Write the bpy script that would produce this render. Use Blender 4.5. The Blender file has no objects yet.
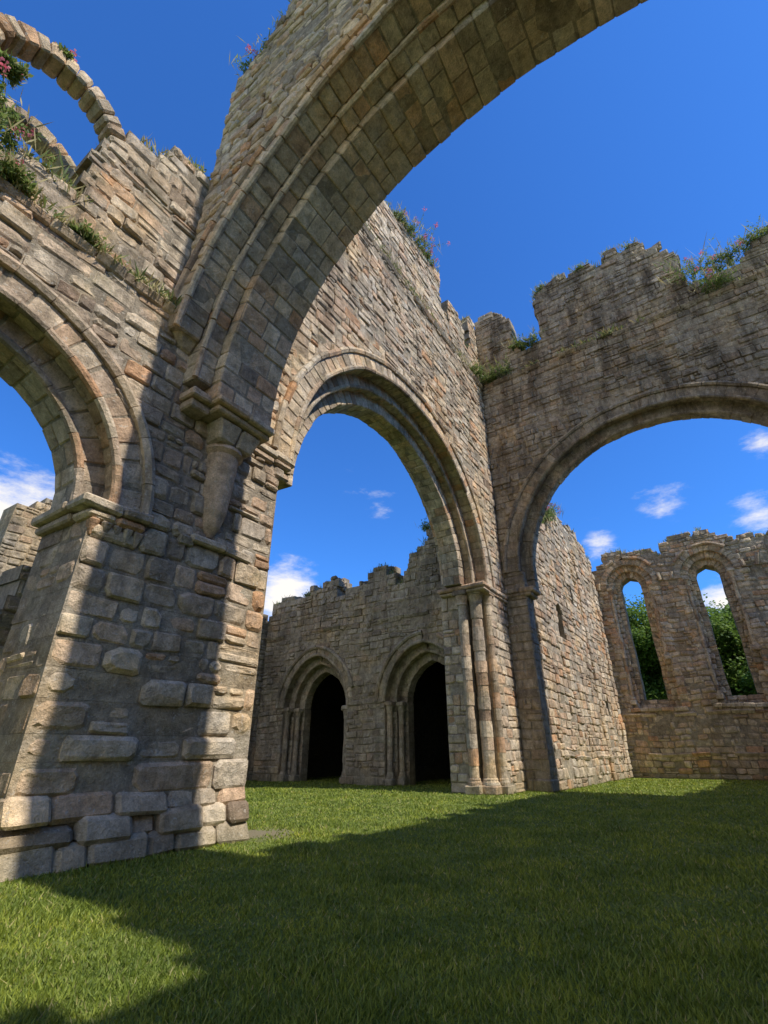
import bpy, math, random
import numpy as np
from mathutils import Vector
random.seed(7); rng=np.random.default_rng(3)
R=random.random
def ru(a,b): return a+(b-a)*R()

# ------------------------------------------------------------------ helpers
class Acc:
    def __init__(s): s.v=[]; s.f=[]; s.r=[]; s.m=[]
    def add(s,vs,fs,rnd,mat=0):
        o=len(s.v); s.v.extend(vs)
        for f in fs: s.f.append(tuple(i+o for i in f)); s.r.append(rnd); s.m.append(mat)
    def make(s,name,mats,smooth=False,warp=0.0):
        if warp:
            V=np.array(s.v,float);x,y,z=V.T
            dz=.55*np.sin(x*.9+y*1.1+z*.35)+.35*np.sin(x*2.3-y*2.1+z*1.1+1)+.25*np.sin(x*4.7+y*4.9+z*2.3+2)
            dh=.5*np.sin(x*.7-y*.8+z*1.3+.5)+.35*np.sin(x*1.9+y*2.3+z*2.9)+.2*np.sin(x*5.1-y*4.3+z*5.7)
            k=np.clip(z/1.0,0,1)
            V[:,2]+=dz*warp*k;V[:,0]+=dh*warp*.6;V[:,1]+=dh*warp*.6
            s.v=V.tolist()
        me=bpy.data.meshes.new(name); me.from_pydata(s.v,[],s.f)
        a=me.attributes.new('rnd','FLOAT','FACE'); a.data.foreach_set('value',s.r)
        for m in mats: me.materials.append(m)
        me.polygons.foreach_set('material_index',s.m)
        if smooth: me.polygons.foreach_set('use_smooth',[True]*len(s.f))
        me.update(); ob=bpy.data.objects.new(name,me); bpy.context.collection.objects.link(ob); return ob

FACES=[(0,1,2,3),(7,6,5,4),(0,4,5,1),(1,5,6,2),(2,6,7,3),(3,7,4,0)]
def _topo():
    idx={};fs=[];k=0
    for fi,f in enumerate(FACES):
        for c in f: idx[(fi,c)]=k;k+=1
    for fi,f in enumerate(FACES): fs.append(tuple(idx[(fi,c)] for c in f))
    done=set()
    for fi,f in enumerate(FACES):
        for i in range(4):
            a,b=f[i],f[(i+1)%4]
            if (min(a,b),max(a,b)) in done: continue
            done.add((min(a,b),max(a,b)))
            for fj,g in enumerate(FACES):
                if fj!=fi and a in g and b in g:
                    fs.append((idx[(fi,b)],idx[(fi,a)],idx[(fj,a)],idx[(fj,b)]))
    for c in range(8):
        fs.append(tuple(idx[(fi,c)] for fi,f in enumerate(FACES) if c in f))
    return fs
BT=_topo()
def block8(acc,P,c=0.02,j=0.006,rnd=None,mat=0):
    P=[Vector(p)+Vector((ru(-j,j),ru(-j,j),ru(-j,j))) for p in P]
    vs=[]
    for f in FACES:
        for i in range(4):
            p=P[f[i]];a=P[f[i-1]];b=P[f[(i+1)%4]]
            ea=a-p;eb=b-p;la=ea.length;lb=eb.length
            q=p+(ea*(min(c,la*.35)/la) if la>1e-5 else ea)+(eb*(min(c,lb*.35)/lb) if lb>1e-5 else eb)
            vs.append(tuple(q))
    acc.add(vs,BT,R() if rnd is None else rnd,mat)
def box(acc,x0,x1,y0,y1,z0,z1,c=0.02,j=0.004,rnd=None,mat=0):
    block8(acc,[(x0,y0,z0),(x1,y0,z0),(x1,y1,z0),(x0,y1,z0),(x0,y0,z1),(x1,y0,z1),(x1,y1,z1),(x0,y1,z1)],c,j,rnd,mat)
def fbox(acc,F,u0,u1,d0,d1,z0,z1,c=.02,j=.004,rnd=None,mat=0):
    block8(acc,[F(u0,d0,z0),F(u1,d0,z0),F(u1,d1,z0),F(u0,d1,z0),F(u0,d0,z1),F(u1,d0,z1),F(u1,d1,z1),F(u0,d1,z1)],c,j,rnd,mat)
def fboxes(acc,F,u0,u1,d0,d1,z0,z1,c=.02,j=.01,w=(.35,.7)):
    u=u0
    while u<u1-.01:
        k=min(ru(*w),u1-u)
        if u1-u-k<.15:k=u1-u
        s=ru(-.012,.012);fbox(acc,F,u+.004,u+k-.004,d0,d1+s,z0,z1,c,j);u+=k

def DD(sgn,base,d): return d if sgn>0 else base-d-.06
def stone(acc,F,b0,b1,t0,t1,z0,z1,d,gap,base=-.06,sgn=1,ch=.03):
    g=gap/2; h=z1-z0; k=min(ch*ru(.6,1.8),h*.3)
    jt=gap*.5
    C=[(b0+g+ru(0,jt),z0+g+ru(0,jt)),(b1-g-ru(0,jt),z0+g+ru(0,jt)),(t1-g-ru(0,jt),z1-g-ru(0,jt)),(t0+g+ru(0,jt),z1-g-ru(0,jt))]
    if max(b1-b0,t1-t0)<.07: return
    kk=min(k,.25*max(.02,min(abs(b1-b0)+abs(t1-t0),h*2)))
    out=[]
    for i in range(4):
        p=C[i];a=C[i-1];b=C[(i+1)%4];big=1 if R()>.16 else 2.6
        for q in (a,b):
            dx,dz=q[0]-p[0],q[1]-p[1];L=math.hypot(dx,dz)
            if L<1e-4: out.append(p); continue
            m=min(kk*ru(.4,1.3)*big,L*.33)
            out.append((p[0]+dx/L*m,p[1]+dz/L*m))
    cu=sum(p[0] for p in out)/8;cz=sum(p[1] for p in out)/8
    vs=[];tilt=ru(-.018,.018);tz=ru(-.018,.018)
    for p in out: vs.append(F(p[0],base,p[1]))
    W=max(b1-b0,t1-t0)
    for p in out: vs.append(F(p[0]+ru(-.004,.004),DD(sgn,base,d-kk*.7+ru(-.008,.004)),p[1]+ru(-.004,.004)))
    for p in out:
        su=1-min(.45,kk*1.0/max(.05,abs(p[0]-cu)+.02)); sz=1-min(.45,kk*1.0/max(.03,abs(p[1]-cz)+.02))
        uu=cu+(p[0]-cu)*su; zz=cz+(p[1]-cz)*sz
        vs.append(F(uu,DD(sgn,base,d+tilt*(uu-cu)/W*2+tz*(zz-cz)/h*2+ru(-.008,.008)),zz))
    vs.append(F(cu+ru(-.2,.2)*W,DD(sgn,base,d+ru(-.012,.016)),cz))
    fs=[]
    for i in range(8):
        n=(i+1)%8
        fs.append((i,n,8+n,8+i)); fs.append((8+i,8+n,16+n,16+i)); fs.append((16+i,16+n,24))
    acc.add(vs,fs,R())
def courses(z0,z1,h0,h1):
    zs=[z0]
    while zs[-1]<z1-.01:
        h=ru(h0,h1)
        if zs[-1]+h>z1-h0*.6: h=z1-zs[-1]
        zs.append(zs[-1]+h)
    return zs
def hole_half(H,z):
    if z<H['z0']-1e-6: return None
    if z<=H['zs']: return H['hw']
    r=H['r'];e=H.get('e',0);q=(r+e)**2-(z-H['zs'])**2
    if q<=0: return 0
    return max(0,math.sqrt(q)-e)
def spans(u0,u1,zb,zt,holes,top):
    zm=(zb+zt)/2
    out=[]
    if top is None: out=[(u0,u1,u0,u1)]
    else:
        st=.28;n=max(1,int((u1-u0)/st));cur=None
        for i in range(n):
            a=u0+(u1-u0)*i/n;b=u0+(u1-u0)*(i+1)/n
            ok=top((a+b)/2)>zm
            if ok: cur=(cur[0],b) if cur else (a,b)
            if (not ok or i==n-1) and cur:
                jl=0 if cur[0]==u0 else ru(-.1,.1);jr=0 if cur[1]>=u1-1e-6 else ru(-.1,.1)
                out.append((cur[0]+jl,cur[1]+jr,cur[0]+jl,cur[1]+jr));cur=None
    for H in holes:
        hb=hole_half(H,zb+1e-4);ht=hole_half(H,zt-1e-4);hm=hole_half(H,zm)
        if hm is None: continue
        if hb is None: hb=hm
        if ht is None: ht=0
        if hb<=.001 and ht<=.001: continue
        c=H['cu'];new=[]
        for (b0,b1,t0,t1) in out:
            if c+hb<=b0 or c-hb>=b1: new.append((b0,b1,t0,t1));continue
            if c-hb>b0+.02: new.append((b0,c-hb,t0,max(t0,c-ht)))
            if c+hb<b1-.02: new.append((c+hb,b1,min(t1,c+ht),t1))
        out=new
    return out
def lay(acc,F,u0,u1,z0,z1,T,holes=(),top=None,hh=(.24,.34),ww=(.3,.75),gap=.016,prot=(.0,.04),back=False,zs=None,ch=.03,split=.15):
    zs=zs or courses(z0,z1,*hh)
    for i in range(len(zs)-1):
        zb,zt=zs[i],zs[i+1]
        for (b0,b1,t0,t1) in spans(u0,u1,zb,zt,holes,top):
            P=[F(b0,-.022,zb),F(b1,-.022,zb),F(b1,-T,zb),F(b0,-T,zb),F(t0,-.022,zt-.004),F(t1,-.022,zt-.004),F(t1,-T,zt-.004),F(t0,-T,zt-.004)]
            acc.add(P,FACES,R(),1)
            lo=max(b0,t0);hi=min(b1,t1);br=[]
            wk=ru(.75,1.25)
            x=lo+ru(ww[0]*.5,ww[1])
            while x<hi-ww[0]*.5:
                br.append(x);x+=ru(*ww)*wk*(1.35 if R()<.12 else 1)*(.55 if R()<.15 else 1)
            for sgn in ((1,-1) if back else (1,)):
                pb,pt=b0,t0;bs=(-.06 if sgn>0 else -T+.03)
                for q in br+[None]:
                    nb,nt=(q,q) if q is not None else (b1,t1)
                    if R()>.010:
                        if R()<split and pb==pt and nb==nt:
                            zm=zb+(zt-zb)*ru(.35,.65)
                            stone(acc,F,pb,nb,pb,nb,zb,zm,ru(*prot),gap,base=bs,sgn=sgn,ch=ch*.8)
                            if R()<.5:
                                xm=pb+(nb-pb)*ru(.35,.65)
                                stone(acc,F,pb,xm,pb,xm,zm,zt,ru(*prot),gap,base=bs,sgn=sgn,ch=ch*.8);stone(acc,F,xm,nb,xm,nb,zm,zt,ru(*prot),gap,base=bs,sgn=sgn,ch=ch*.8)
                            else: stone(acc,F,pb,nb,pb,nb,zm,zt,ru(*prot),gap,base=bs,sgn=sgn,ch=ch*.8)
                        else: stone(acc,F,pb,nb,pt,nt,zb,zt,ru(*prot)+(-.03 if R()<.05 else 0),gap*ru(.6,1.5),base=bs,sgn=sgn,ch=ch)
                    pb,pt=nb,nt
def rubble(acc,F,top,u0,u1,T,n,z_off=-.15,size=(.14,.4)):
    """loose, tumbled core stones on the broken wall head"""
    for i in range(int((u1-u0)*n)):
        u=ru(u0,u1);z=top(u)+z_off+ru(-.1,.12);d=ru(-T+.2,-.08);w=ru(*size);h=w*ru(.4,.8);e=w*ru(.6,1)
        a=ru(-.35,.35);t=ru(-.18,.18);P=[]
        for zz in (-h/2,h/2):
            for (p,q) in ((-w/2,-e/2),(w/2,-e/2),(w/2,e/2),(-w/2,e/2)):
                P.append(F(u+p*math.cos(a)-q*math.sin(a),d+p*math.sin(a)+q*math.cos(a),z+zz+p*t))
        block8(acc,P,w*.14,w*.07)
def ring(acc,F,cu,cz,r0,r1,d0,d1,n,nd=1,e=0,c=.02,a0=0,a1=180,g=.008,j=.007,skip=0,core=True,mat=0):
    if e<=0: segs=[(cu,0,math.radians(a0),math.radians(a1),n)]
    else:
        th0=math.acos(e/(r0+e))
        segs=[(cu-e,e,0,th0,n//2),(cu+e,e,math.pi-th0,math.pi,n//2)]
    for (cx,ee,A,B,m) in segs:
        ang=[A+(B-A)*(i+(ru(-.15,.15) if 0<i<m else 0))/m for i in range(m+1)]
        for i in range(m):
            aa=ang[i];bb=ang[i+1]
            ga=g/2/max(.2,r0)
            def pt(rad,a,d): return F(cx+(rad+ee)*math.cos(a),d,cz+(rad+ee)*math.sin(a))
            if core:
                P=[pt(r0+.015,aa,d0-.015),pt(r1-.01,aa,d0-.015),pt(r1-.01,bb,d0-.015),pt(r0+.015,bb,d0-.015),pt(r0+.015,aa,d1+.02),pt(r1-.01,aa,d1+.02),pt(r1-.01,bb,d1+.02),pt(r0+.015,bb,d1+.02)]
                acc.add(P,FACES,R(),1)
            cuts=[d0]
            for k in range(1,nd): cuts.append(d0+(d1-d0)*(k/nd+ru(-.12,.12)/nd+(.25/nd if i%2 else -.25/nd)))
            cuts.append(d1)
            dr=ru(-.012,.012)
            for k in range(nd):
                if R()<skip: continue
                da=cuts[k]-(g/2 if k else 0)+ (ru(-.01,.014) if k==0 else 0);db=cuts[k+1]+(g/2 if k<nd-1 else 0)
                rr=r0+dr+ru(-.008,.008)
                block8(acc,[pt(rr,aa+ga,da),pt(r1,aa+ga,da),pt(r1,bb-ga,da),pt(rr,bb-ga,da),pt(rr,aa+ga,db),pt(r1,aa+ga,db),pt(r1,bb-ga,db),pt(rr,bb-ga,db)],c*ru(.7,1.6),j)
def sweep(acc,F,cu,cz,prof,a0=0,a1=180,n=48,e=0,rr=0,miss=.02):
    if e<=0: segs=[(cu,0,math.radians(a0),math.radians(a1),n)]
    else:
        th0=math.acos(e/(rr+e));segs=[(cu-e,e,0,th0,n//2),(cu+e,e,math.pi-th0,math.pi,n//2)]
    for (cx,ee,A,B,m) in segs:
        i=0
        while i<m:
            k=min(m-i,random.choice((2,3)));o=[];q=len(prof);s=ru(-.008,.008);sd_=ru(-.008,.008)
            if R()<miss: i+=k;continue
            for t in range(k+1):
                a=A+(B-A)*(i+t)/m
                if t==0:a+=.002
                if t==k:a-=.002
                for (dr,d) in prof: o.append(F(cx+(rr+ee+dr+s+ru(-.005,.005))*math.cos(a),d+sd_,cz+(rr+ee+dr+s+ru(-.005,.005))*math.sin(a)))
            fs=[]
            for t in range(k):
                for w in range(q): fs.append((t*q+w,t*q+(w+1)%q,(t+1)*q+(w+1)%q,(t+1)*q+w))
            fs.append(tuple(range(q)));fs.append(tuple(k*q+w for w in reversed(range(q))))
            acc.add(o,fs,R());i+=k
def roll(r,cr,cd,n=8): return [(cr+r*math.cos(2*math.pi*i/n),cd+r*math.sin(2*math.pi*i/n)) for i in range(n)]
def string(acc,F,u0,u1,z,h=.22,pr=.14,T=.1,skip=.03):
    u=u0
    while u<u1-.05:
        w=min(ru(.5,1.1),u1-u)
        if R()>skip:
            p=pr*ru(.6,1.08)
            a,b=u+.006,u+w-.006
            block8(acc,[F(a,-T,z),F(b,-T,z),F(b,p*.35,z),F(a,p*.35,z),F(a,-T,z+h),F(b,-T,z+h),F(b,p,z+h*.75),F(a,p,z+h*.75)],.025,.012)
        u+=w
def shaft(acc,x,y,z0,z1,r,n=14,cap=True,base=True,dh=.9):
    z=z0
    def cyl(za,zb,ra,rb,rnd):
        vs=[];
        for zz,rr in ((za,ra),(zb,rb)):
            for i in range(n):
                a=2*math.pi*i/n;q=ru(-.006,.006);vs.append((x+(rr+q)*math.cos(a),y+(rr+q)*math.sin(a),zz))
        fs=[(i,(i+1)%n,n+(i+1)%n,n+i) for i in range(n)]+[tuple(range(n-1,-1,-1)),tuple(range(n,2*n))]
        acc.add(vs,fs,rnd)
    if base:
        box(acc,x-r*1.6,x+r*1.6,y-r*1.6,y+r*1.6,z0,z0+.28,.04,.02)
        cyl(z0+.28,z0+.36,r*1.5,r*1.45,R());cyl(z0+.36,z0+.44,r*1.3,r*1.15,R());cyl(z0+.44,z0+.5,r*1.25,r*1.1,R());z=z0+.5
    ze=z1-(.55 if cap else 0)
    while z<ze-.01:
        h=min(ru(dh*.35,dh*.6),ze-z)
        if ze-z-h<.15:h=ze-z
        q=ru(-.015,.015);cyl(z+.006,z+h-.006,r+q,r+q+ru(-.01,.01),R());cyl(z-.01,z+h,r-.03,r-.03,.5);z+=h
    if cap:
        cyl(ze,ze+.08,r*1.15,r*1.15,R());cyl(ze+.08,ze+.36,r*1.05,r*1.5,R())
        box(acc,x-r*1.6,x+r*1.6,y-r*1.6,y+r*1.6,ze+.36,ze+.55,.03)

# ------------------------------------------------------------------ materials
def newmat(n):
    m=bpy.data.materials.new(n);m.use_nodes=True;nt=m.node_tree
    b=nt.nodes['Principled BSDF'];return m,nt,b
def N(nt,t,**k):
    n=nt.nodes.new(t)
    for a,v in k.items(): setattr(n,a,v)
    return n
def noise(nt,vec,sc,det,ro=.6):
    n=N(nt,'ShaderNodeTexNoise');n.inputs['Scale'].default_value=sc;n.inputs['Detail'].default_value=det;n.inputs['Roughness'].default_value=ro
    nt.links.new(vec,n.inputs['Vector']);return n.outputs['Fac']
def mrange(nt,src,a,b,lo,hi):
    mr=N(nt,'ShaderNodeMapRange');mr.inputs[1].default_value=a;mr.inputs[2].default_value=b;mr.inputs[3].default_value=lo;mr.inputs[4].default_value=hi
    nt.links.new(src,mr.inputs[0]);return mr.outputs[0]
def mixc(nt,fac,c1,c2,mode='MIX'):
    mx=N(nt,'ShaderNodeMix',data_type='RGBA',blend_type=mode)
    for s,i in ((fac,0),(c1,6),(c2,7)):
        if isinstance(s,(int,float)): mx.inputs[i].default_value=s
        elif isinstance(s,tuple): mx.inputs[i].default_value=(*s,1)
        else: nt.links.new(s,mx.inputs[i])
    return mx.outputs[2]
def ramp(nt,src,stops):
    cr=N(nt,'ShaderNodeValToRGB');el=cr.color_ramp.elements
    while len(el)>1: el.remove(el[0])
    el[0].position=stops[0][0];el[0].color=(*stops[0][1],1)
    for p,c in stops[1:]:
        e=el.new(p);e.color=(*c,1)
    nt.links.new(src,cr.inputs[0]);return cr.outputs[0]
def stone_mat(name,stops,dark=1.0,green=.15,amp=1.0,d0=.46):
    m,nt,b=newmat(name);L=nt.links.new
    tc=N(nt,'ShaderNodeTexCoord');o=tc.outputs['Object'];at=N(nt,'ShaderNodeAttribute',attribute_name='rnd')
    base=ramp(nt,at.outputs['Fac'],stops)
    n1=noise(nt,o,5,6,.72);n2=noise(nt,o,.5,4,.65);n3=noise(nt,o,42,3,.75)
    mp=N(nt,'ShaderNodeMapping');mp.inputs['Scale'].default_value=(1.4,1.4,.32);L(o,mp.inputs[0]);n4=noise(nt,mp.outputs[0],.9,6,.78)
    c=mixc(nt,1.0,base,mrange(nt,n1,.3,.7,.52,1.40),'MULTIPLY')
    c=mixc(nt,1.0,c,mrange(nt,n3,.3,.7,.76,1.18),'MULTIPLY')
    c=mixc(nt,1.0,c,ramp(nt,n2,[(.35,(.86,.83,.80)),(.5,(1,1,1)),(.65,(1.14,1.02,.84))]),'MULTIPLY')
    sep=N(nt,'ShaderNodeSeparateXYZ');L(o,sep.inputs[0])
    hz=mrange(nt,sep.outputs['Z'],1,20,.55,1)
    mm=N(nt,'ShaderNodeMath',operation='MULTIPLY');L(mrange(nt,n4,d0,d0+.17,0,.8*dark),mm.inputs[0]);L(hz,mm.inputs[1])
    c=mixc(nt,mm.outputs[0],c,(.10,.08,.06))
    c=mixc(nt,mrange(nt,noise(nt,o,1.3,4,.7),.56,.68,0,green),c,(.25,.24,.14))
    low=mrange(nt,sep.outputs['Z'],.0,.7,.4,0)
    c=mixc(nt,low,c,(.14,.14,.07))
    c=mixc(nt,mrange(nt,noise(nt,o,13,3,.65),.62,.69,0,.55),c,(.58,.54,.46))
    L(c,b.inputs['Base Color']);b.inputs['Roughness'].default_value=.94
    b.inputs['Specular IOR Level'].default_value=.12
    ad=N(nt,'ShaderNodeMath',operation='MULTIPLY_ADD');ad.inputs[1].default_value=.22;L(n3,ad.inputs[0]);L(n1,ad.inputs[2])
    bp=N(nt,'ShaderNodeBump');bp.inputs['Strength'].default_value=.95*amp;bp.inputs['Distance'].default_value=.08
    L(ad.outputs[0],bp.inputs['Height']);L(bp.outputs[0],b.inputs['Normal']);return m
warm=[(0,(.54,.42,.29)),(.1,(.69,.56,.40)),(.2,(.45,.37,.28)),(.3,(.65,.48,.335)),(.4,(.75,.62,.455)),(.5,(.51,.42,.31)),(.58,(.64,.44,.29)),(.66,(.36,.295,.22)),(.76,(.71,.575,.415)),(.84,(.52,.455,.365)),(.90,(.66,.39,.22)),(.95,(.27,.21,.16)),(1,(.75,.65,.51))]
grey=[(0,(.38,.32,.245)),(.2,(.51,.435,.335)),(.4,(.39,.33,.255)),(.6,(.54,.46,.35)),(.8,(.46,.35,.255)),(.9,(.28,.24,.19)),(1,(.47,.41,.32))]
M_warm=stone_mat('sandstone_warm',warm,.9,.35,d0=.475)
M_arch=stone_mat('sandstone_pale',warm,.4,.2,d0=.52)
M_grey=stone_mat('sandstone_weathered',grey,1.15,.4,d0=.44)
M_shaded=stone_mat('shade_toned_stone',[(0,(.07,.06,.05)),(1,(.10,.09,.07))],.9,.1)  # very dark stone: the chapel interiors' shade is put into the colour
M_mort=stone_mat('mortar_rubble',[(0,(.34,.285,.21)),(1,(.44,.375,.285))],.9,.2)
MW=[M_warm,M_mort];MG=[M_grey,M_mort,M_shaded];MA=[M_arch,M_mort]

YN=7.07;XA=3.25;XA2=5.45;XC=19.63;XE=34.72;YP=6.11
FN=lambda u,d,z:(u,YN-d,z)
FA=lambda u,d,z:(XA-d,u,z)
FC=lambda u,d,z:(XC-d,u,z)
FE=lambda u,d,z:(XE-d,u,z)
FP=lambda u,d,z:(u,YP-d,z)
def jag(pts,amp=.25,sd=0):
    rr=random.Random(sd);off=[rr.uniform(-amp,amp) for _ in range(400)];o2=[rr.uniform(-amp,amp) for _ in range(400)]
    def t(u):
        k=int((u+60)*1.9)%400;k2=int((u+60)*.6)%400
        if u<=pts[0][0]: z=pts[0][1]
        elif u>=pts[-1][0]: z=pts[-1][1]
        else:
            for (a,za),(b,zb) in zip(pts,pts[1:]):
                if a<=u<=b: z=za+(zb-za)*(u-a)/(b-a) if b>a else zb;break
        return z+off[k]+o2[k2]*.8
    return t

# ------------------------------------------------------------------ nave arcade wall + near pier
a=Acc();WP=.03
NC=.7;NZ=4.55;JX=6.36;PX=2.88
hn=[dict(cu=NC,hw=PX-NC,z0=0,zs=NZ-.05,r=2.82)]
lay(a,FN,-7,JX,0,2.6,1.5,holes=hn,hh=(.30,.50),ww=(.42,.9),gap=.016,prot=(-.04,.065),ch=.06,split=.16)
lay(a,FN,-7,JX,2.6,NZ-.1,1.5,holes=hn,hh=(.27,.42),ww=(.38,.85),gap=.016,prot=(-.02,.05),ch=.045)
for (z0,z1,pr) in ((0,.26,.22),(.26,.50,.15),(.50,.80,.09)):
    u=PX-pr*.5;u1=JX+pr*.3
    while u<u1-.02:
        w=min(ru(.32,.9),u1-u)
        if u1-u-w<.25:w=u1-u
        p=pr+ru(-.07,.05);q=ru(-.04,.03)
        block8(a,[FN(u+.003,-.2,z0-.02),FN(u+w-.003,-.2,z0-.02),FN(u+w-.003,p+.05,z0-.02),FN(u+.003,p+.05,z0-.02),FN(u+.003,-.2,z1+q),FN(u+w-.003,-.2,z1+q),FN(u+w-.003,p-.06,z1+q),FN(u+.003,p-.06,z1+q)],ru(.04,.08),.03)
        u+=w
FJ=lambda u,d,z:(JX+d,u,z)
lay(a,FJ,YN+.03,YN+1.9,0,7.0,.3,hh=(.28,.42),ww=(.4,.8),gap=.02,prot=(-.01,.03))
FJ2=lambda u,d,z:(PX-d,u,z)
lay(a,FJ2,YN+.03,YN+1.5,0,NZ-.1,.3,hh=(.3,.45),ww=(.4,.8),gap=.02,prot=(-.01,.03))
tn=jag([(-7,9.3),(-1.3,9.8),(-.95,11.2),(-.5,11.2),(-.49,9.45),(1.35,9.55),(1.36,11.3),(1.62,11.35),(1.63,12.0),(2.2,12.3),(2.5,12.8),(3.3,13.1),(6.6,13.1)],.16,1)
lay(a,FN,-7,JX,NZ-.1,13.5,1.5,holes=hn,top=tn,hh=(.23,.40),ww=(.28,.68),gap=.016,prot=(-.02,.05),ch=.04)
rubble(a,FN,tn,1.6,3.4,1.3,10);rubble(a,FN,tn,-.5,1.4,1.3,12,size=(.12,.3))
ring(a,FN,NC,NZ,2.42,2.87,.015,-.35,21,c=.025)
ring(a,FN,NC,NZ,2.02,2.85,-.35,-1.1,18,nd=2,c=.025)
ring(a,FN,NC,NZ,2.3,2.85,-1.1,-1.5,19)
sweep(a,FN,NC,NZ,[(-.02,-.02),(-.02,.09),(.07,.13),(.14,.10),(.16,-.02)],rr=2.87,n=34)
sweep(a,FN,NC,NZ,roll(.075,0,0),rr=2.44,n=34)
sweep(a,FN,NC,NZ,roll(.07,0,-.36),rr=2.06,n=34)
fboxes(a,FN,PX-.22,3.75,-.4,.15,NZ-.12,NZ+.03,.035,.015);fboxes(a,FN,PX-.1,3.7,-.4,.09,NZ-.26,NZ-.12,.05,.015)
fboxes(a,FN,PX-.24,PX+.5,-1.5,-.4,NZ-.12,NZ+.03,.03);fboxes(a,FN,PX-.14,PX+.5,-1.5,-.4,NZ-.26,NZ-.12,.03)
for k in range(5):
    u=PX-.02+k*.17
    block8(a,[FN(u+.05,-.1,NZ-.52),FN(u+.10,-.1,NZ-.52),FN(u+.10,.0,NZ-.52),FN(u+.05,.0,NZ-.52),FN(u,-.1,NZ-.26),FN(u+.16,-.1,NZ-.26),FN(u+.16,.08,NZ-.26),FN(u,.08,NZ-.26)],.03,.014)
string(a,FN,3.75,4.6,NZ-.2,.2,.1)
string(a,FN,-7,4.2,8.62,.22,.16,skip=.08)
ring(a,FN,.45,11.2,.92,1.26,.05,-.4,15,core=False,c=.035,j=.022)
ring(a,FN,.45,10.75,.80,1.12,-1.05,-1.45,13,core=False,c=.035,j=.022)
for d0,d1,ww_,zz in ((.02,-.4,(.92,1.3),11.2),(-1.05,-1.45,(.8,1.2),10.75)):
    for sg in (-1,1):
        z=9.5
        while z<zz-.05:
            h=min(ru(.22,.32),zz-z);fbox(a,FN,min(.45+sg*ww_[0],.45+sg*ww_[1]),max(.45+sg*ww_[0],.45+sg*ww_[1]),d1,d0,z+.005,z+h-.005,.04,.025);z+=h
nave=a.make('nave_arcade_wall',MW,warp=WP)

# ------------------------------------------------------------------ crossing arch overhead
a=Acc();CY=.5;CZ=7.03
ta=jag([(-6,22.5),(3.2,22.5),(4.3,20.4),(5.2,19.0),(6.2,17.8),(7.1,17.0)],.25,2)
lay(a,FA,-5.8,7.0,9.3,23,XA2-XA,holes=[dict(cu=CY,hw=6.7,z0=0,zs=CZ,r=6.7)],top=ta,hh=(.22,.38),ww=(.28,.7),gap=.016,prot=(-.02,.05),back=True,ch=.04)
rubble(a,FA,ta,0,7,2.0,6)
ring(a,FA,CY,CZ,6.40,6.78,.03,-.5,56,c=.024,a0=11,a1=169)
ring(a,FA,CY,CZ,6.18,6.75,-.5,-.85,58,c=.022,a0=3,a1=177)
ring(a,FA,CY,CZ,5.93,6.75,-.85,-(XA2-XA)+.03,52,nd=3,c=.02)
sweep(a,FA,CY,CZ,[(-.02,-.02),(-.02,.08),(.05,.12),(.12,.10),(.14,-.02)],rr=6.78,n=76,miss=.05,a0=17,a1=163)
sweep(a,FA,CY,CZ,roll(.07,0,0),rr=6.43,n=80,a0=11,a1=169)
sweep(a,FA,CY,CZ,roll(.06,0,-.51),rr=6.21,n=86,a0=3,a1=177)
for s,yw in ((1,YN),(-1,2*.7-YN)):
    def Q(x,o,z): return (x,yw-s*o,z)
    def cb(x0,x1,o,z0,z1,x0b=None,x1b=None,ob=None,c=.03):
        x0b=x0 if x0b is None else x0b;x1b=x1 if x1b is None else x1b;ob=o if ob is None else ob
        block8(a,[Q(x0b,-.1,z0),Q(x1b,-.1,z0),Q(x1b,ob,z0),Q(x0b,ob,z0),Q(x0,-.1,z1),Q(x1,-.1,z1),Q(x1,o,z1),Q(x0,o,z1)],c,.012)
    cb(3.28,3.76,.30,8.05,8.36,3.5,3.76,.05,.05)
    cb(3.75,4.15,.46,6.96,7.12);cb(5.5,6.15,.14,6.96,7.12);cb(3.82,4.2,.34,6.78,6.96);cb(5.45,6.1,.09,6.82,6.96)
    cb(4.12,4.85,.70,6.96,7.10);cb(4.86,5.52,.69,6.96,7.10);cb(4.2,5.48,.58,6.84,6.96);
    cb(4.35,4.88,.50,6.42,6.84,4.5,4.86,.36,.05);cb(4.89,5.4,.50,6.42,6.84,4.88,5.25,.36,.05)
    n=14;zz=[6.42,6.34,6.26,5.65,5.1,4.8,4.62];rad=[.36,.38,.31,.28,.24,.16,.06];vs=[];fs=[]
    for z,r in zip(zz,rad):
        for i in range(n):
            t=math.pi*i/(n-1);vs.append(Q(4.87-r*math.cos(t),-.02+r*1.1*math.sin(t),z))
    for k in range(len(zz)-1):
        for i in range(n-1): fs.append((k*n+i,k*n+i+1,(k+1)*n+i+1,(k+1)*n+i))
    a.add(vs,fs,.3)
    cb(4.5,5.2,.12,4.44,4.58);cb(5.21,5.8,.10,4.44,4.58)
archA=a.make('crossing_arch_wall',MA,warp=WP)

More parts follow.
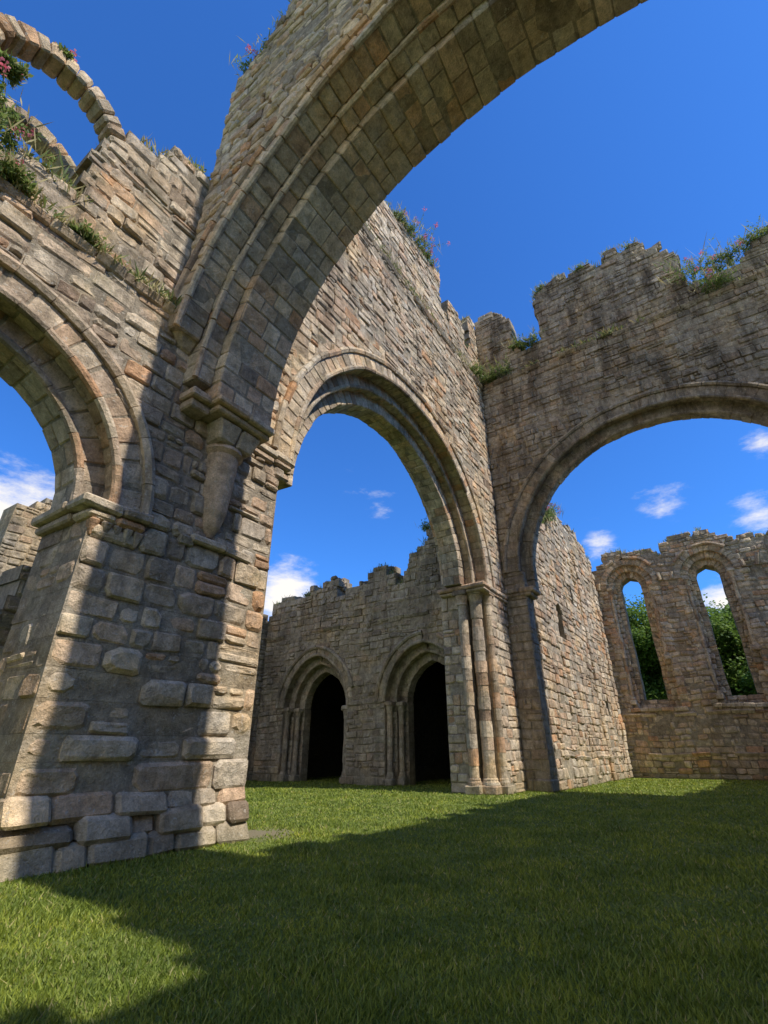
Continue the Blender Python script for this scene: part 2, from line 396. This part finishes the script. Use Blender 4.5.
# ------------------------------------------------------------------ transept crossing arch
a=Acc();BX=12.2;BZ=7.2;TB=1.9
tb=jag([(4.3,17),(6,22.0),(10,22.4),(15.4,22.8),(15.5,20.3),(16.3,20.3),(16.35,22.0),(17.9,22.0),(18.0,20.6),(18.6,20.6),(18.65,22.9),(21.5,22.9)],.28,3)
hB=[dict(cu=BX,hw=5.56,z0=0,zs=BZ,r=6.0)]
lay(a,FN,JX,XC+.8,7.0,23.2,TB,holes=hB,top=tb,hh=(.22,.38),ww=(.26,.72),gap=.014,prot=(-.015,.045),back=True)
rubble(a,FN,tb,9,20.3,1.7,8)
lay(a,FN,4.6,JX,7.0,22,TB,hh=(.22,.36),ww=(.3,.6),gap=.02)
lay(a,FN,17.9,XC+.3,0,7.0,TB,hh=(.28,.4),ww=(.35,.8),gap=.02,prot=(-.005,.03))
ring(a,FN,BX,BZ,5.55,6.05,.03,-.45,56)
ring(a,FN,BX,BZ,5.15,6.0,-.45,-.75,52)
ring(a,FN,BX,BZ,4.7,6.0,-.75,-1.5,46,nd=2)
ring(a,FN,BX,BZ,5.3,6.05,-1.5,-1.9,50)
sweep(a,FN,BX,BZ,[(-.02,-.02),(-.02,.09),(.06,.13),(.14,.10),(.16,-.02)],rr=6.05,n=80,miss=.04)
sweep(a,FN,BX,BZ,roll(.08,0,0),rr=5.58,n=80)
sweep(a,FN,BX,BZ,roll(.07,0,-.46),rr=5.18,n=80)
string(a,FN,6.0,XC,18.4,.24,.18,skip=.12)
lay(a,lambda u,d,z:(17.4-d,u,z),YN+.8,YN+1.9,0,BZ-.3,1.0,hh=(.28,.42),ww=(.3,.6),gap=.02)
lay(a,lambda u,d,z:(17.75-d,u,z),YN+.45,YN+.8,0,BZ-.3,.5,hh=(.28,.42),ww=(.3,.6),gap=.02)
lay(a,lambda u,d,z:(18.0-d,u,z),YN+.02,YN+.45,0,BZ-.3,.5,hh=(.28,.42),ww=(.3,.6),gap=.02)
shaft(a,17.35,YN+.95,0,BZ-.2,.18);shaft(a,17.62,YN+.5,0,BZ-.2,.22);shaft(a,17.95,YN+.14,0,BZ-.2,.14)
fboxes(a,FN,17.05,XC,-1.9,.16,BZ-.2,BZ,.05,.015);fboxes(a,FN,17.15,XC,-1.85,.10,BZ-.32,BZ-.2,.04)
lay(a,lambda u,d,z:(6.9+d,u,z),YN+.75,YN+1.9,0,BZ,.9,hh=(.28,.42),ww=(.3,.6),gap=.02)
fboxes(a,FN,6.1,6.75,-1.9,.12,BZ-.2,BZ,.05);fboxes(a,FN,6.15,6.65,-1.9,.07,BZ-.34,BZ-.2,.04);fboxes(a,FN,6.2,6.5,-1.9,.03,BZ-.6,BZ-.34,.05)
fbox(a,FN,6.35,7.1,-1.9,-.45,BZ-.2,BZ,.05);
archB=a.make('crossing_arch_wall.001',MW,warp=WP)

# ------------------------------------------------------------------ chancel crossing arch
a=Acc();EY=.3;EZ=8.2;TC=.8
tc_=jag([(-8,20.3),(-5.9,20.4),(-3.2,19.6),(-2.75,19.8),(-2.7,21.8),(-2.35,22.8),(-2.3,23.4),(3.7,23.5),(3.75,20.0),(5.0,20.2),(5.1,22.6),(5.6,23.4),(7.1,23.6)],.32,4)
lay(a,FC,-9,YN-.02,8.2,24.3,TC,holes=[dict(cu=EY,hw=6.45,z0=0,zs=EZ,r=6.45)],top=tc_,hh=(.22,.38),ww=(.26,.72),gap=.016,prot=(-.02,.06))
rubble(a,FC,tc_,-8,6.9,.8,9)
lay(a,FC,6.15,YN-.02,0,8.2,TC,hh=(.28,.4),ww=(.35,.75),gap=.02,prot=(-.005,.03))
lay(a,FC,-9,-5.6,0,8.2,TC,hh=(.28,.4),ww=(.35,.75),gap=.02,prot=(-.005,.03))
lay(a,lambda u,d,z:(u,6.15-d,z),XC+.02,XC+TC,0,8.0,.2,hh=(.28,.4),ww=(.35,.75),gap=.02,prot=(-.005,.03))
ring(a,FC,EY,EZ,6.0,6.52,.03,-.35,58)
ring(a,FC,EY,EZ,5.5,6.5,-.35,-TC,52,nd=1)
sweep(a,FC,EY,EZ,[(-.02,-.02),(-.02,.09),(.06,.13),(.14,.10),(.16,-.02)],rr=6.52,n=80,miss=.05)
sweep(a,FC,EY,EZ,roll(.08,0,0),rr=6.03,n=80)
sweep(a,FC,EY,EZ,roll(.08,0,-.36),rr=5.54,n=80)
fboxes(a,FC,5.75,YN,-TC,.14,7.25,7.45,.04);fboxes(a,FC,5.9,YN,-TC,.08,7.1,7.25,.04)
for z in (7.45,7.85): fbox(a,FC,5.80,6.3,-TC,-.35,z,z+.39,.03,.01);fbox(a,FC,6.25,6.6,-.35,.0,z,z+.39,.03,.01)
string(a,FC,-9,YN-.1,18.4,.24,.18,skip=.35)
fboxes(a,FC,6.1,7.0,-TC,.1,0,.4,.05)
archC=a.make('crossing_arch_wall.002',MG,warp=WP)

# ------------------------------------------------------------------ presbytery wall
a=Acc()
tp=jag([(20.4,10.8),(23,11.8),(24.5,12.6),(26,13.4),(28,13.9),(31,13.7),(34.7,13.6)],.5,5)
lay(a,FP,XC+TC-.05,XE+.05,0,14.8,1.3,top=tp,hh=(.24,.40),ww=(.3,.8),gap=.018,prot=(-.02,.06),
    holes=[dict(cu=24.3,hw=.45,z0=6.2,zs=7.4,r=.45),dict(cu=27.5,hw=.25,z0=8.6,zs=9.6,r=.25),dict(cu=31.5,hw=.3,z0=3,zs=3.9,r=.3)])
rubble(a,FP,tp,20.8,34.5,1.2,7)
for (u0,u1,z0,z1) in ((23.5,25,6,8),(27,28,8.4,10),(31,32,2.8,4.4)):
    a.add([FP(u0,-.45,z0),FP(u1,-.45,z0),FP(u1,-.45,z1),FP(u0,-.45,z1)],[(0,1,2,3)],.5,1)
for u in (29.6,34.2):
    z=0
    while z<12.2:
        h=ru(.3,.42);fbox(a,FP,u-.28,u+.28,-.1,.13+ru(-.04,.04),z+.006,z+h-.006,.04,.03);z+=h
string(a,FP,24,XE,10.6,.2,.1,skip=.45)
string(a,FP,21.5,XE,1.0,.2,.12,skip=.3)
pres=a.make('presbytery_wall',MW,warp=.05)
# ------------------------------------------------------------------ east wall with lancets
a=Acc();LC=(4.0,-.45,-4.9);LZ=11.2
te=jag([(-9,13.5),(-6.6,13.1),(-4.9,13.9),(-2.9,13.0),(-.45,13.8),(1.8,12.8),(4,13.7),(6.2,13.2)],.42,6)
hf=[dict(cu=c,hw=1.3,z0=3.7,zs=LZ,r=1.75) for c in LC];hb=[dict(cu=c,hw=.62,z0=4.25,zs=LZ,r=.64) for c in LC]
lay(a,FE,-9,YP+.02,0,14.4,.5,holes=hf,top=te,hh=(.24,.38),ww=(.3,.8),gap=.02,prot=(-.03,.06),ch=.045)
lay(a,lambda u,d,z:FE(u,d-.5,z),-9,YP+.02,0,14.0,.8,holes=hb,top=te,hh=(.24,.34),ww=(.3,.7),gap=.02,prot=(-.02,.04))
rubble(a,FE,te,-8,6,1.1,8)
for c in LC:
    ring(a,FE,c,LZ,1.4,1.8,.03,-.5,17,c=.05,j=.035);ring(a,FE,c,LZ,1.0,1.45,-.2,-.6,15,c=.05,j=.035);ring(a,FE,c,LZ,.62,1.1,-.45,-1.25,11,j=.03)
    sweep(a,FE,c,LZ,[(-.02,-.02),(-.02,.1),(.06,.17),(.16,.14),(.2,-.02)],rr=1.8,n=26,miss=.35)
    for s in (-1,1):
        z=3.7
        while z<LZ-.05:
            h=min(ru(.26,.42),LZ-z);q=ru(-.09,.08)
            fbox(a,FE,min(c+s*(1.28+q),c+s*1.75),max(c+s*(1.28+q),c+s*1.75),-.5,.04+ru(-.06,.03),z,z+h-.01,.06,.035)
            q=ru(-.08,.07);fbox(a,FE,min(c+s*(.92+q),c+s*1.4),max(c+s*(.92+q),c+s*1.4),-.5,-.22+ru(-.05,.03),z,z+h-.01,.06,.035);z+=h
        shaft(a,XE+.12,c+s*1.2,3.9+(0 if s>0 else 2.5),LZ,.12,n=10)
    fboxes(a,FE,c-1.6,c+1.6,-.5,.12,3.5,3.72,.03)
string(a,FE,-9,YP,3.2,.22,.14,skip=.35)
string(a,FE,-9,YP,1.1,.22,.14,skip=.35)
ew=a.make('lancet_window_wall',MW,warp=.07)

# ------------------------------------------------------------------ transept : chapel wall, end wall
a=Acc();DC=(11.15,17.5);DZ=3.35
tt=jag([(8.9,13.4),(9.8,12.2),(10.5,11.3),(11.4,10.3),(12.3,9.6),(14,9.4),(16,9.0),(18.5,9.2),(21.3,8.9)],.6,8)
lay(a,FC,YN+TB,21.4,0,14,.45,top=tt,holes=[dict(cu=c,hw=2.1,z0=0,zs=DZ,r=2.4,e=.4) for c in DC],hh=(.22,.38),ww=(.28,.7),gap=.018,prot=(-.02,.055))
lay(a,lambda u,d,z:FC(u,d-.45,z),YN+TB,21.4,0,14,.4,top=tt,holes=[dict(cu=c,hw=1.75,z0=0,zs=DZ,r=1.95,e=.4) for c in DC],hh=(.24,.34),ww=(.3,.6))
lay(a,lambda u,d,z:FC(u,d-.85,z),YN+TB,21.4,0,14,.5,top=tt,holes=[dict(cu=c,hw=1.38,z0=0,zs=DZ,r=1.5,e=.4) for c in DC],hh=(.24,.34),ww=(.3,.6))
rubble(a,FC,tt,9,21,1.2,9)
for c in DC:
    ring(a,FC,c,DZ,2.1,2.45,.03,-.45,28,e=.4);ring(a,FC,c,DZ,1.74,2.15,-.42,-.85,24,e=.4);ring(a,FC,c,DZ,1.38,1.8,-.82,-1.35,22,e=.4)
    sweep(a,FC,c,DZ,[(-.02,-.02),(-.02,.1),(.06,.15),(.14,.12),(.16,-.02)],rr=2.45,n=32,e=.4,miss=.05)
    sweep(a,FC,c,DZ,roll(.08,0,0),rr=2.13,n=32,e=.4)
    sweep(a,FC,c,DZ,roll(.07,0,-.43),rr=1.77,n=32,e=.4)
    for s in (-1,1):
        shaft(a,XC+.22,c+s*1.96,0,DZ,.13,n=10);shaft(a,XC+.62,c+s*1.6,0,DZ,.13,n=10)
string(a,FC,YN+TB,21.4,7.0,.2,.14,skip=.35)
FT=lambda u,d,z:(u,21.4-d,z)
lay(a,FT,6,XC+.5,0,11,1.2,top=jag([(6,10.5),(17.0,9.6),(18.2,8.6),(20,8.3)],.4,9),hh=(.24,.36),ww=(.3,.6),gap=.02,holes=[dict(cu=17.6,hw=.5,z0=3,zs=6,r=.5)])
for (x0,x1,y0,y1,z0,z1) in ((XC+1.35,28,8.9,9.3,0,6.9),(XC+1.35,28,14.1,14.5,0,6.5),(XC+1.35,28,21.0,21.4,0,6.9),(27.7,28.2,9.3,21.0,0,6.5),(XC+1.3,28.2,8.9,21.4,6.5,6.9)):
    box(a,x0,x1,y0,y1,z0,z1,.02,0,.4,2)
trans=a.make('transept_chapel_wall',MG,warp=.045)

# ------------------------------------------------------------------ aisle wall (seen through nave arch)
a=Acc()
lay(a,lambda u,d,z:(u,11.6-d,z),-9,6,0,6.5,1.0,top=jag([(-9,5),(2,4.0),(4,4.6),(6,6.5)],.4,11),hh=(.24,.36),ww=(.3,.6),gap=.02)
aw=a.make('aisle_wall',MG,warp=.04)

# ------------------------------------------------------------------ opposite side of the church
YS=2*.7-YN
FS=lambda u,d,z:(u,YS+d,z)
a=Acc()
lay(a,FS,-9,2.9,0,11.4,1.3,top=jag([(-9,10.4),(2.9,10.75)],.2,12),hh=(.35,.5),ww=(.6,1.1),gap=.02)
string(a,FS,-9,3,8.62,.24,.17)
a.make('nave_arcade_wall.001',MW)
a=Acc()
lay(a,FS,2.9,XC,0,15.4,1.4,top=jag([(2.9,11.5),(3.3,14.1),(7,13.6),(12,13.9),(XC,14.2)],.28,13),hh=(.35,.5),ww=(.6,1.1),gap=.02)  # unseen wall, its arch filled solid so the crossing floor stays shaded
a.make('crossing_wall_unseen',MW)
a=Acc()
lay(a,lambda u,d,z:(u,-4.9+d,z),XC+TC,XE,0,10,1.3,top=jag([(21,8.7),(26,7.6),(34.7,7.9)],.25,14),hh=(.35,.5),ww=(.6,1.1),gap=.02)
a.make('presbytery_wall.001',MW)

# ------------------------------------------------------------------ lawn
m,nt,b=newmat('lawn_grass');L=nt.links.new
tc=N(nt,'ShaderNodeTexCoord');o=tc.outputs['Object']
n1=noise(nt,o,.7,5);n2=noise(nt,o,60,3)
c=ramp(nt,n1,[(.3,(.11,.165,.02)),(.72,(.23,.28,.045))])
c=mixc(nt,1.0,c,mrange(nt,n2,.3,.7,.5,1.35),'MULTIPLY')
vd=N(nt,'ShaderNodeVectorMath',operation='DISTANCE');L(o,vd.inputs[0]);vd.inputs[1].default_value=(6.9,7.3,0)
ea=N(nt,'ShaderNodeMath',operation='MULTIPLY_ADD');L(noise(nt,o,3.5,5,.7),ea.inputs[0]);ea.inputs[1].default_value=-1.6;L(vd.outputs['Value'],ea.inputs[2])
c=mixc(nt,mrange(nt,ea.outputs[0],-.4,.2,.85,0),c,(.30,.24,.15))
L(c,b.inputs['Base Color']);b.inputs['Roughness'].default_value=.9
bp=N(nt,'ShaderNodeBump');bp.inputs['Strength'].default_value=.8;bp.inputs['Distance'].default_value=.05;L(n2,bp.inputs['Height']);L(bp.outputs[0],b.inputs['Normal'])
me=bpy.data.meshes.new('lawn');S=600;me.from_pydata([(-S,-S,0),(S,-S,0),(S,S,0),(-S,S,0)],[],[(0,1,2,3)]);me.materials.append(m)
lawn=bpy.data.objects.new('lawn',me);bpy.context.collection.objects.link(lawn)
m,nt,b=newmat('grass_blades');L=nt.links.new
at=N(nt,'ShaderNodeAttribute',attribute_name='rnd')
c=ramp(nt,at.outputs['Fac'],[(0,(.12,.18,.02)),(.82,(.36,.43,.06)),(.91,(.30,.36,.055)),(1,(.56,.48,.22))])
tc=N(nt,'ShaderNodeTexCoord');n1=noise(nt,tc.outputs['Object'],1.0,7,.75)
c=mixc(nt,1.0,c,ramp(nt,n1,[(.32,(.48,.58,.55)),(.5,(.95,.95,.95)),(.68,(1.5,1.3,1.1))]),'MULTIPLY')
L(c,b.inputs['Base Color']);b.inputs['Roughness'].default_value=.6
tr=N(nt,'ShaderNodeBsdfTranslucent');L(c,tr.inputs['Color']);ms=N(nt,'ShaderNodeMixShader');ms.inputs[0].default_value=.4
L(b.outputs[0],ms.inputs[1]);L(tr.outputs[0],ms.inputs[2]);L(ms.outputs[0],nt.nodes['Material Output'].inputs['Surface'])
M_blade=m
def blades(name,n):
    th=math.radians(34.1)+rng.uniform(-1.0,1.0,n);r=.9*np.exp(rng.uniform(0,1,n)**.9*math.log(34/.9))
    x=r*np.cos(th);y=r*np.sin(th)
    dd=np.hypot(x-6.9,y-7.3)+.18*np.sin(x*7)*np.sin(y*6);k=rng.uniform(0,1,n)<np.clip((dd-.25)/.5,0,1);x=x[k];y=y[k];r=r[k];n=len(x)
    patch=.8+.3*np.sin(x*1.7+np.sin(y*1.3))*np.sin(y*2.1)+.2*np.sin(x*6.1+y*2)*np.sin(y*5.3-x)
    h=rng.uniform(.018,.05,n)*(1+r*.03)*patch;h*=np.where(rng.uniform(0,1,n)<.03,1.6,1);w=.0023*(1+r*.42);a_=rng.uniform(0,2*math.pi,n)
    lean=rng.normal(0,.6,(n,2))*h[:,None]
    V=np.empty((n,3,3));V[:,0]=np.stack([x-w*np.cos(a_),y-w*np.sin(a_),np.zeros(n)],1);V[:,1]=np.stack([x+w*np.cos(a_),y+w*np.sin(a_),np.zeros(n)],1)
    V[:,2]=np.stack([x+lean[:,0],y+lean[:,1],h],1)
    me=bpy.data.meshes.new(name);me.vertices.add(3*n);me.vertices.foreach_set('co',V.ravel());me.loops.add(3*n);me.loops.foreach_set('vertex_index',np.arange(3*n,dtype=np.int32))
    me.polygons.add(n);me.polygons.foreach_set('loop_start',np.arange(0,3*n,3,dtype=np.int32));me.polygons.foreach_set('loop_total',np.full(n,3,dtype=np.int32))
    at=me.attributes.new('rnd','FLOAT','FACE');at.data.foreach_set('value',rng.uniform(0,1,n).astype(np.float32))
    me.materials.append(M_blade);me.update(calc_edges=True);ob=bpy.data.objects.new(name,me);bpy.context.collection.objects.link(ob)
blades('grass',480000)

# ------------------------------------------------------------------ plants on the wall heads
def flat_mat(name,c1,c2,trans=.3):
    m,nt,b=newmat(name);L=nt.links.new;at=N(nt,'ShaderNodeAttribute',attribute_name='rnd');c=ramp(nt,at.outputs['Fac'],[(0,c1),(1,c2)])
    L(c,b.inputs['Base Color']);b.inputs['Roughness'].default_value=.6
    tr=N(nt,'ShaderNodeBsdfTranslucent');L(c,tr.inputs['Color']);ms=N(nt,'ShaderNodeMixShader');ms.inputs[0].default_value=trans
    L(b.outputs[0],ms.inputs[1]);L(tr.outputs[0],ms.inputs[2]);L(ms.outputs[0],nt.nodes['Material Output'].inputs['Surface']);return m
M_leaf=flat_mat('leaf_green',(.10,.16,.04),(.30,.38,.11),.5);M_flow=flat_mat('valerian_flower',(.60,.09,.14),(.78,.28,.33),.45);M_dry=flat_mat('dry_grass',(.32,.28,.10),(.55,.46,.20),.4)
def leaf(acc,p,d,l,w,mat):
    d=d.normalized();s=d.cross(Vector((ru(-1,1),ru(-1,1),ru(-1,1))));
    if s.length<1e-3:return
    s=s.normalized()*w;q=p+d*l
    acc.add([tuple(p),tuple(p+d*l*.5+s),tuple(q),tuple(p+d*l*.5-s)],[(0,1,2,3)],R(),mat)
def plant(pos,size=.6,flowers=8,dry=0.3,name='valerian_plant',spread=1.0):
    acc=Acc();P=Vector(pos)
    for i in range(int(36*max(1,size*1.5))):
        b0=P+Vector((ru(-.35,.35)*spread,ru(-.35,.35)*spread,ru(-.12,.02)))*size*1.3
        d=Vector((ru(-.8,.8),ru(-.8,.8),ru(.4,1.2))).normalized();l=size*ru(.3,.95);pts=[b0]
        for k in range(6):
            pts.append(pts[-1]+d*l/6);d=(d+Vector((ru(-.2,.2),ru(-.2,.2),ru(-.2,.08)))).normalized()
        for k in range(6):
            s=Vector((.007,0,0)) if i%2 else Vector((0,.007,0))
            acc.add([tuple(pts[k]-s),tuple(pts[k]+s),tuple(pts[k+1]+s),tuple(pts[k+1]-s)],[(0,1,2,3)],R(),0)
            for q in range(5 if k<4 else 2): leaf(acc,pts[k]+Vector((ru(-.03,.03),ru(-.03,.03),0)),Vector((ru(-1,1),ru(-1,1),ru(-.3,.8))),ru(.06,.14),ru(.014,.028),0)
        if i<flowers*1.5:
            for q in range(26): leaf(acc,pts[-1]+Vector((ru(-.08,.08),ru(-.08,.08),ru(-.06,.10))),Vector((ru(-1,1),ru(-1,1),ru(-.3,1))),.05,.024,1)
    for i in range(int(150*dry)):
        b0=P+Vector((ru(-.6,.6),ru(-.6,.6),-.08))*size*1.3;d=Vector((ru(-.6,.6),ru(-.6,.6),1))
        leaf(acc,b0,d,size*ru(.3,.75),.012,2)
    return acc.make(name,[M_leaf,M_flow,M_dry])
plist=[((.15,YN+.3,9.55),.8,2,.9),((.95,YN+.4,9.55),.6,2,.9),((-.3,YN+.3,10.2),.8,4,.6),((-.2,YN-.02,10.9),.3,2,.4),((.25,YN+.05,12.35),.2,2,.2),((1.5,YN+.0,8.85),.3,0,1),((.5,YN-.05,8.85),.4,2,1),((3.1,YN+.3,13.1),.4,1,.6),
 ((XA+.3,6.4,17.7),.8,4,.7),((XA+.3,6.0,18.2),.5,3,.5),((13.4,YN+.15,22.6),1.3,24,.6),((12.3,YN+.1,22.5),.8,3,1),((14.3,YN+.2,22.6),.8,6,.5),((11.6,YN+.1,22.5),.6,0,1),
 ((XC-.05,5.9,18.75),1.1,0,.4),((XC-.05,6.6,18.75),.9,0,.3),((18.6,YN-.1,18.8),.8,0,.3),((XC+.1,4.3,20.1),1.1,2,.5),((XC+.1,5.0,20.3),.7,0,.8),
 ((XC+.1,-3.1,19.9),1.6,10,.8),((XC-.1,-3.6,18.8),1.1,8,.6),((XC+.1,-4.3,20.1),.9,1,.9),((XC+.1,-5.4,20.5),.9,1,.8),((XC+.2,1.2,23.5),.6,0,.9),((XC+.2,-1.2,23.4),.6,2,.6),((XC+.2,3.2,23.5),.5,0,1),
 ((24.6,YP+.2,12.7),1.2,12,.3),((26.0,YP+.2,13.5),1.0,5,.4),((23.2,YP+.2,12.0),.9,3,.5),((XC+.3,13.5,9.7),.6,0,.6),((XC+.3,10.6,11.4),.8,0,.4),((XC+.3,18.5,9.2),.5,0,.5)]
for p,s,f,d in plist: plant(p,s,f,d)
acc=Acc()
def turf(F,top,u0,u1,dens,D=(-.6,-.02),h=(.08,.25)):
    for i in range(int((u1-u0)*dens)):
        u=ru(u0,u1)
        if math.sin(u*1.7+dens)+math.sin(u*.63)<-.3+ru(-.4,.4): continue
        z=top(u)-.12;p=Vector(F(u,ru(*D),z));big=ru(.7,1.6)
        for q in range(10):
            leaf(acc,p+Vector((ru(-.12,.12),ru(-.12,.12),ru(-.1,.02))),Vector((ru(-.8,.8),ru(-.8,.8),1)),ru(*h)*1.3*big,.016,0 if R()<.5 else 2)
turf(FN,tn,-1.5,3.4,30);turf(FA,ta,0,7,30);turf(FN,tb,9,19.5,40);turf(FC,tc_,-7,7,45);turf(FP,tp,21.6,34.6,20);turf(FE,te,-7,6,20);turf(FC,tt,9,21,16)
turf(FN,lambda u:8.92,-1,3.2,40,(-.05,.12),(.05,.2));turf(FN,lambda u:18.75,8,19.4,10,(-.02,.12),(.08,.25));turf(FC,lambda u:18.75,-7,7,8,(-.02,.12),(.08,.25))
turf(FN,lambda u:9.75,-.4,1.3,80,(-1.3,.0),(.1,.35))
acc.make('wall_top_grass',[M_leaf,M_flow,M_dry])

# ------------------------------------------------------------------ trees beyond the east end
M_bark=stone_mat('bark',[(0,(.09,.07,.05)),(1,(.14,.11,.08))],.5,.2)
M_tleaf=flat_mat('tree_leaf',(.08,.15,.02),(.24,.34,.06),.45)
def tree(x,y,H,seed,low=2):
    rr=random.Random(seed);acc=Acc();tips=[]
    def limb(p,d,l,r,lev):
        n=6;k=5;prev=None;q=Vector(p)
        for s in range(k+1):
            t=s/k;rad=r*(1-.55*t);e1=d.orthogonal().normalized();e2=d.cross(e1).normalized()
            rg=[tuple(q+e1*rad*math.cos(6.283*i/n)+e2*rad*math.sin(6.283*i/n)) for i in range(n)]
            if prev: acc.add(prev+rg,[(i,(i+1)%n,n+(i+1)%n,n+i) for i in range(n)],.5,0)
            prev=rg
            if s<k: q=q+d*l/k;d=(d+Vector((rr.uniform(-.12,.12),rr.uniform(-.12,.12),rr.uniform(-.02,.1)))).normalized()
            if lev<3 and s>=(low if lev==0 else 1):
                for c in range(2 if lev<2 else 1):
                    a_=rr.uniform(0,6.28);nd=(d*.5+Vector((math.cos(a_),math.sin(a_),rr.uniform(-.1,.6)))).normalized()
                    limb(q,nd,l*rr.uniform(.5,.7),rad*.5,lev+1)
            if lev>=2: tips.append(Vector(q))
    limb((x,y,-.1),Vector((0,0,1)),H*.62,H*.03,0)
    for t in tips:
        c=rr.uniform(0,1)
        for i in range(15):
            o=Vector((rr.gauss(0,.38),rr.gauss(0,.38),rr.gauss(0,.28)));p=t+o
            if p.z<.1: continue
            d=Vector((rr.uniform(-1,1),rr.uniform(-1,1),rr.uniform(-.6,.6)));s=d.cross(Vector((rr.uniform(-1,1),rr.uniform(-1,1),1)))
            if s.length<.01: continue
            d.normalize();s=s.normalized()*.09;l=.25
            acc.add([tuple(p),tuple(p+d*l*.5+s),tuple(p+d*l),tuple(p+d*l*.5-s)],[(0,1,2,3)],min(1,max(0,c*.7+rr.uniform(0,.3))),1)
    return acc.make('deciduous_tree',[M_bark,M_tleaf])
for i,(x,y,H,lo) in enumerate(((47,6.0,10.5,1),(49,1.0,11.5,1),(47,-3.0,10.2,1),(53,-9,12,1),(57,9,11,1))): tree(x,y,H,i+1,lo)
acc=Acc()
for i in range(9000):
    p=Vector((ru(41,43.5),ru(-14,14),abs(random.gauss(0,1))*2.2));
    if p.z>5.2+.8*math.sin(p.y*1.3): continue
    leaf(acc,p,Vector((ru(-1,1),ru(-1,1),ru(-.5,.8))),.42,.16,0)
acc.make('hedge',[M_tleaf])

# ------------------------------------------------------------------ sky, sun, camera
el=math.radians(50);azE=math.radians(.4)
sd=Vector((math.cos(el)*math.sin(azE),-math.cos(el)*math.cos(azE),math.sin(el)))
sl=bpy.data.lights.new('sun','SUN');sl.energy=5;sl.angle=math.radians(.5);sl.color=(1,.94,.83)
so=bpy.data.objects.new('sun',sl);bpy.context.collection.objects.link(so);so.rotation_euler=sd.to_track_quat('Z','Y').to_euler()
w=bpy.data.worlds.new('World');bpy.context.scene.world=w;w.use_nodes=True;nt=w.node_tree;L=nt.links.new;bg=nt.nodes['Background']
sk=N(nt,'ShaderNodeTexSky',sky_type='NISHITA');sk.sun_disc=False;sk.sun_elevation=el;sk.sun_rotation=math.pi-azE;sk.air_density=1.0;sk.dust_density=.3;sk.ozone_density=1.5;sk.altitude=100
tc=N(nt,'ShaderNodeTexCoord');g=tc.outputs['Generated']
sky=mixc(nt,1.0,sk.outputs[0],(.42,1.06,2.0),'MULTIPLY')
yaw=.595;pit=.461;f=488.36
mp=N(nt,'ShaderNodeMapping');mp.inputs['Scale'].default_value=(1,1,2.6);L(g,mp.inputs[0]);n1=noise(nt,mp.outputs[0],13,8,.66)
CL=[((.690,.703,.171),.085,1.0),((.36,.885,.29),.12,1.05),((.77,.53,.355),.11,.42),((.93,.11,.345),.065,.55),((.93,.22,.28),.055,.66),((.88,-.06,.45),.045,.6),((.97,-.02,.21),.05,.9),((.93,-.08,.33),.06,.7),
    ((-.92,-.05,.38),.8,1.15),((-.6,-.7,.35),.5,1.0),((-.45,.85,.25),.35,.8)]  # unseen clouds, added out of frame to brighten the fill in shaded areas
def ray(u,v):
    F=Vector((math.cos(pit)*math.cos(yaw),math.cos(pit)*math.sin(yaw),math.sin(pit)));Rr=Vector((math.sin(yaw),-math.cos(yaw),0));U=Rr.cross(F)
    return (F+Rr*((u-384)/f)+U*((512-v)/f)).normalized()
for i,(u,v) in enumerate([(285,594),(8,522),(375,495),(662,502),(598,545),(760,440),(722,603),(762,515)]): CL[i]=(tuple(ray(u,v)),CL[i][1],CL[i][2])
tot=None
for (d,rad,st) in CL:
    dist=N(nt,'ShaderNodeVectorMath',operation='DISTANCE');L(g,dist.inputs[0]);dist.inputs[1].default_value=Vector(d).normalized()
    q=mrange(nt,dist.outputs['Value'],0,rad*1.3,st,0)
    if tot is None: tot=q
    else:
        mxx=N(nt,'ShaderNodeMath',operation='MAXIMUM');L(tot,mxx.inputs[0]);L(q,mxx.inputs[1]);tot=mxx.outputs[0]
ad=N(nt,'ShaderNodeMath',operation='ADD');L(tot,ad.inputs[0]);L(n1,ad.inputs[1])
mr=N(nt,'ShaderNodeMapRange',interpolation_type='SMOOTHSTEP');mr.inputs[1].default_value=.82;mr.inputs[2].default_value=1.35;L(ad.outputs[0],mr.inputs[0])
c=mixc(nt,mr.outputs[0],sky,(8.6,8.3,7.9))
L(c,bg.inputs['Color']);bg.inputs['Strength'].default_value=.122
cd=bpy.data.cameras.new('camera');cam=bpy.data.objects.new('camera',cd);bpy.context.collection.objects.link(cam);cam.location=(0,0,1.2)
cd.sensor_fit='VERTICAL';cd.sensor_height=24;cd.lens=f/1024*24;cd.clip_start=.05;cd.clip_end=2000
cam.rotation_euler=(math.pi/2+pit,0,yaw-math.pi/2)
sc=bpy.context.scene;sc.camera=cam
sc.view_settings.view_transform='Standard';sc.view_settings.look='None';sc.view_settings.exposure=0
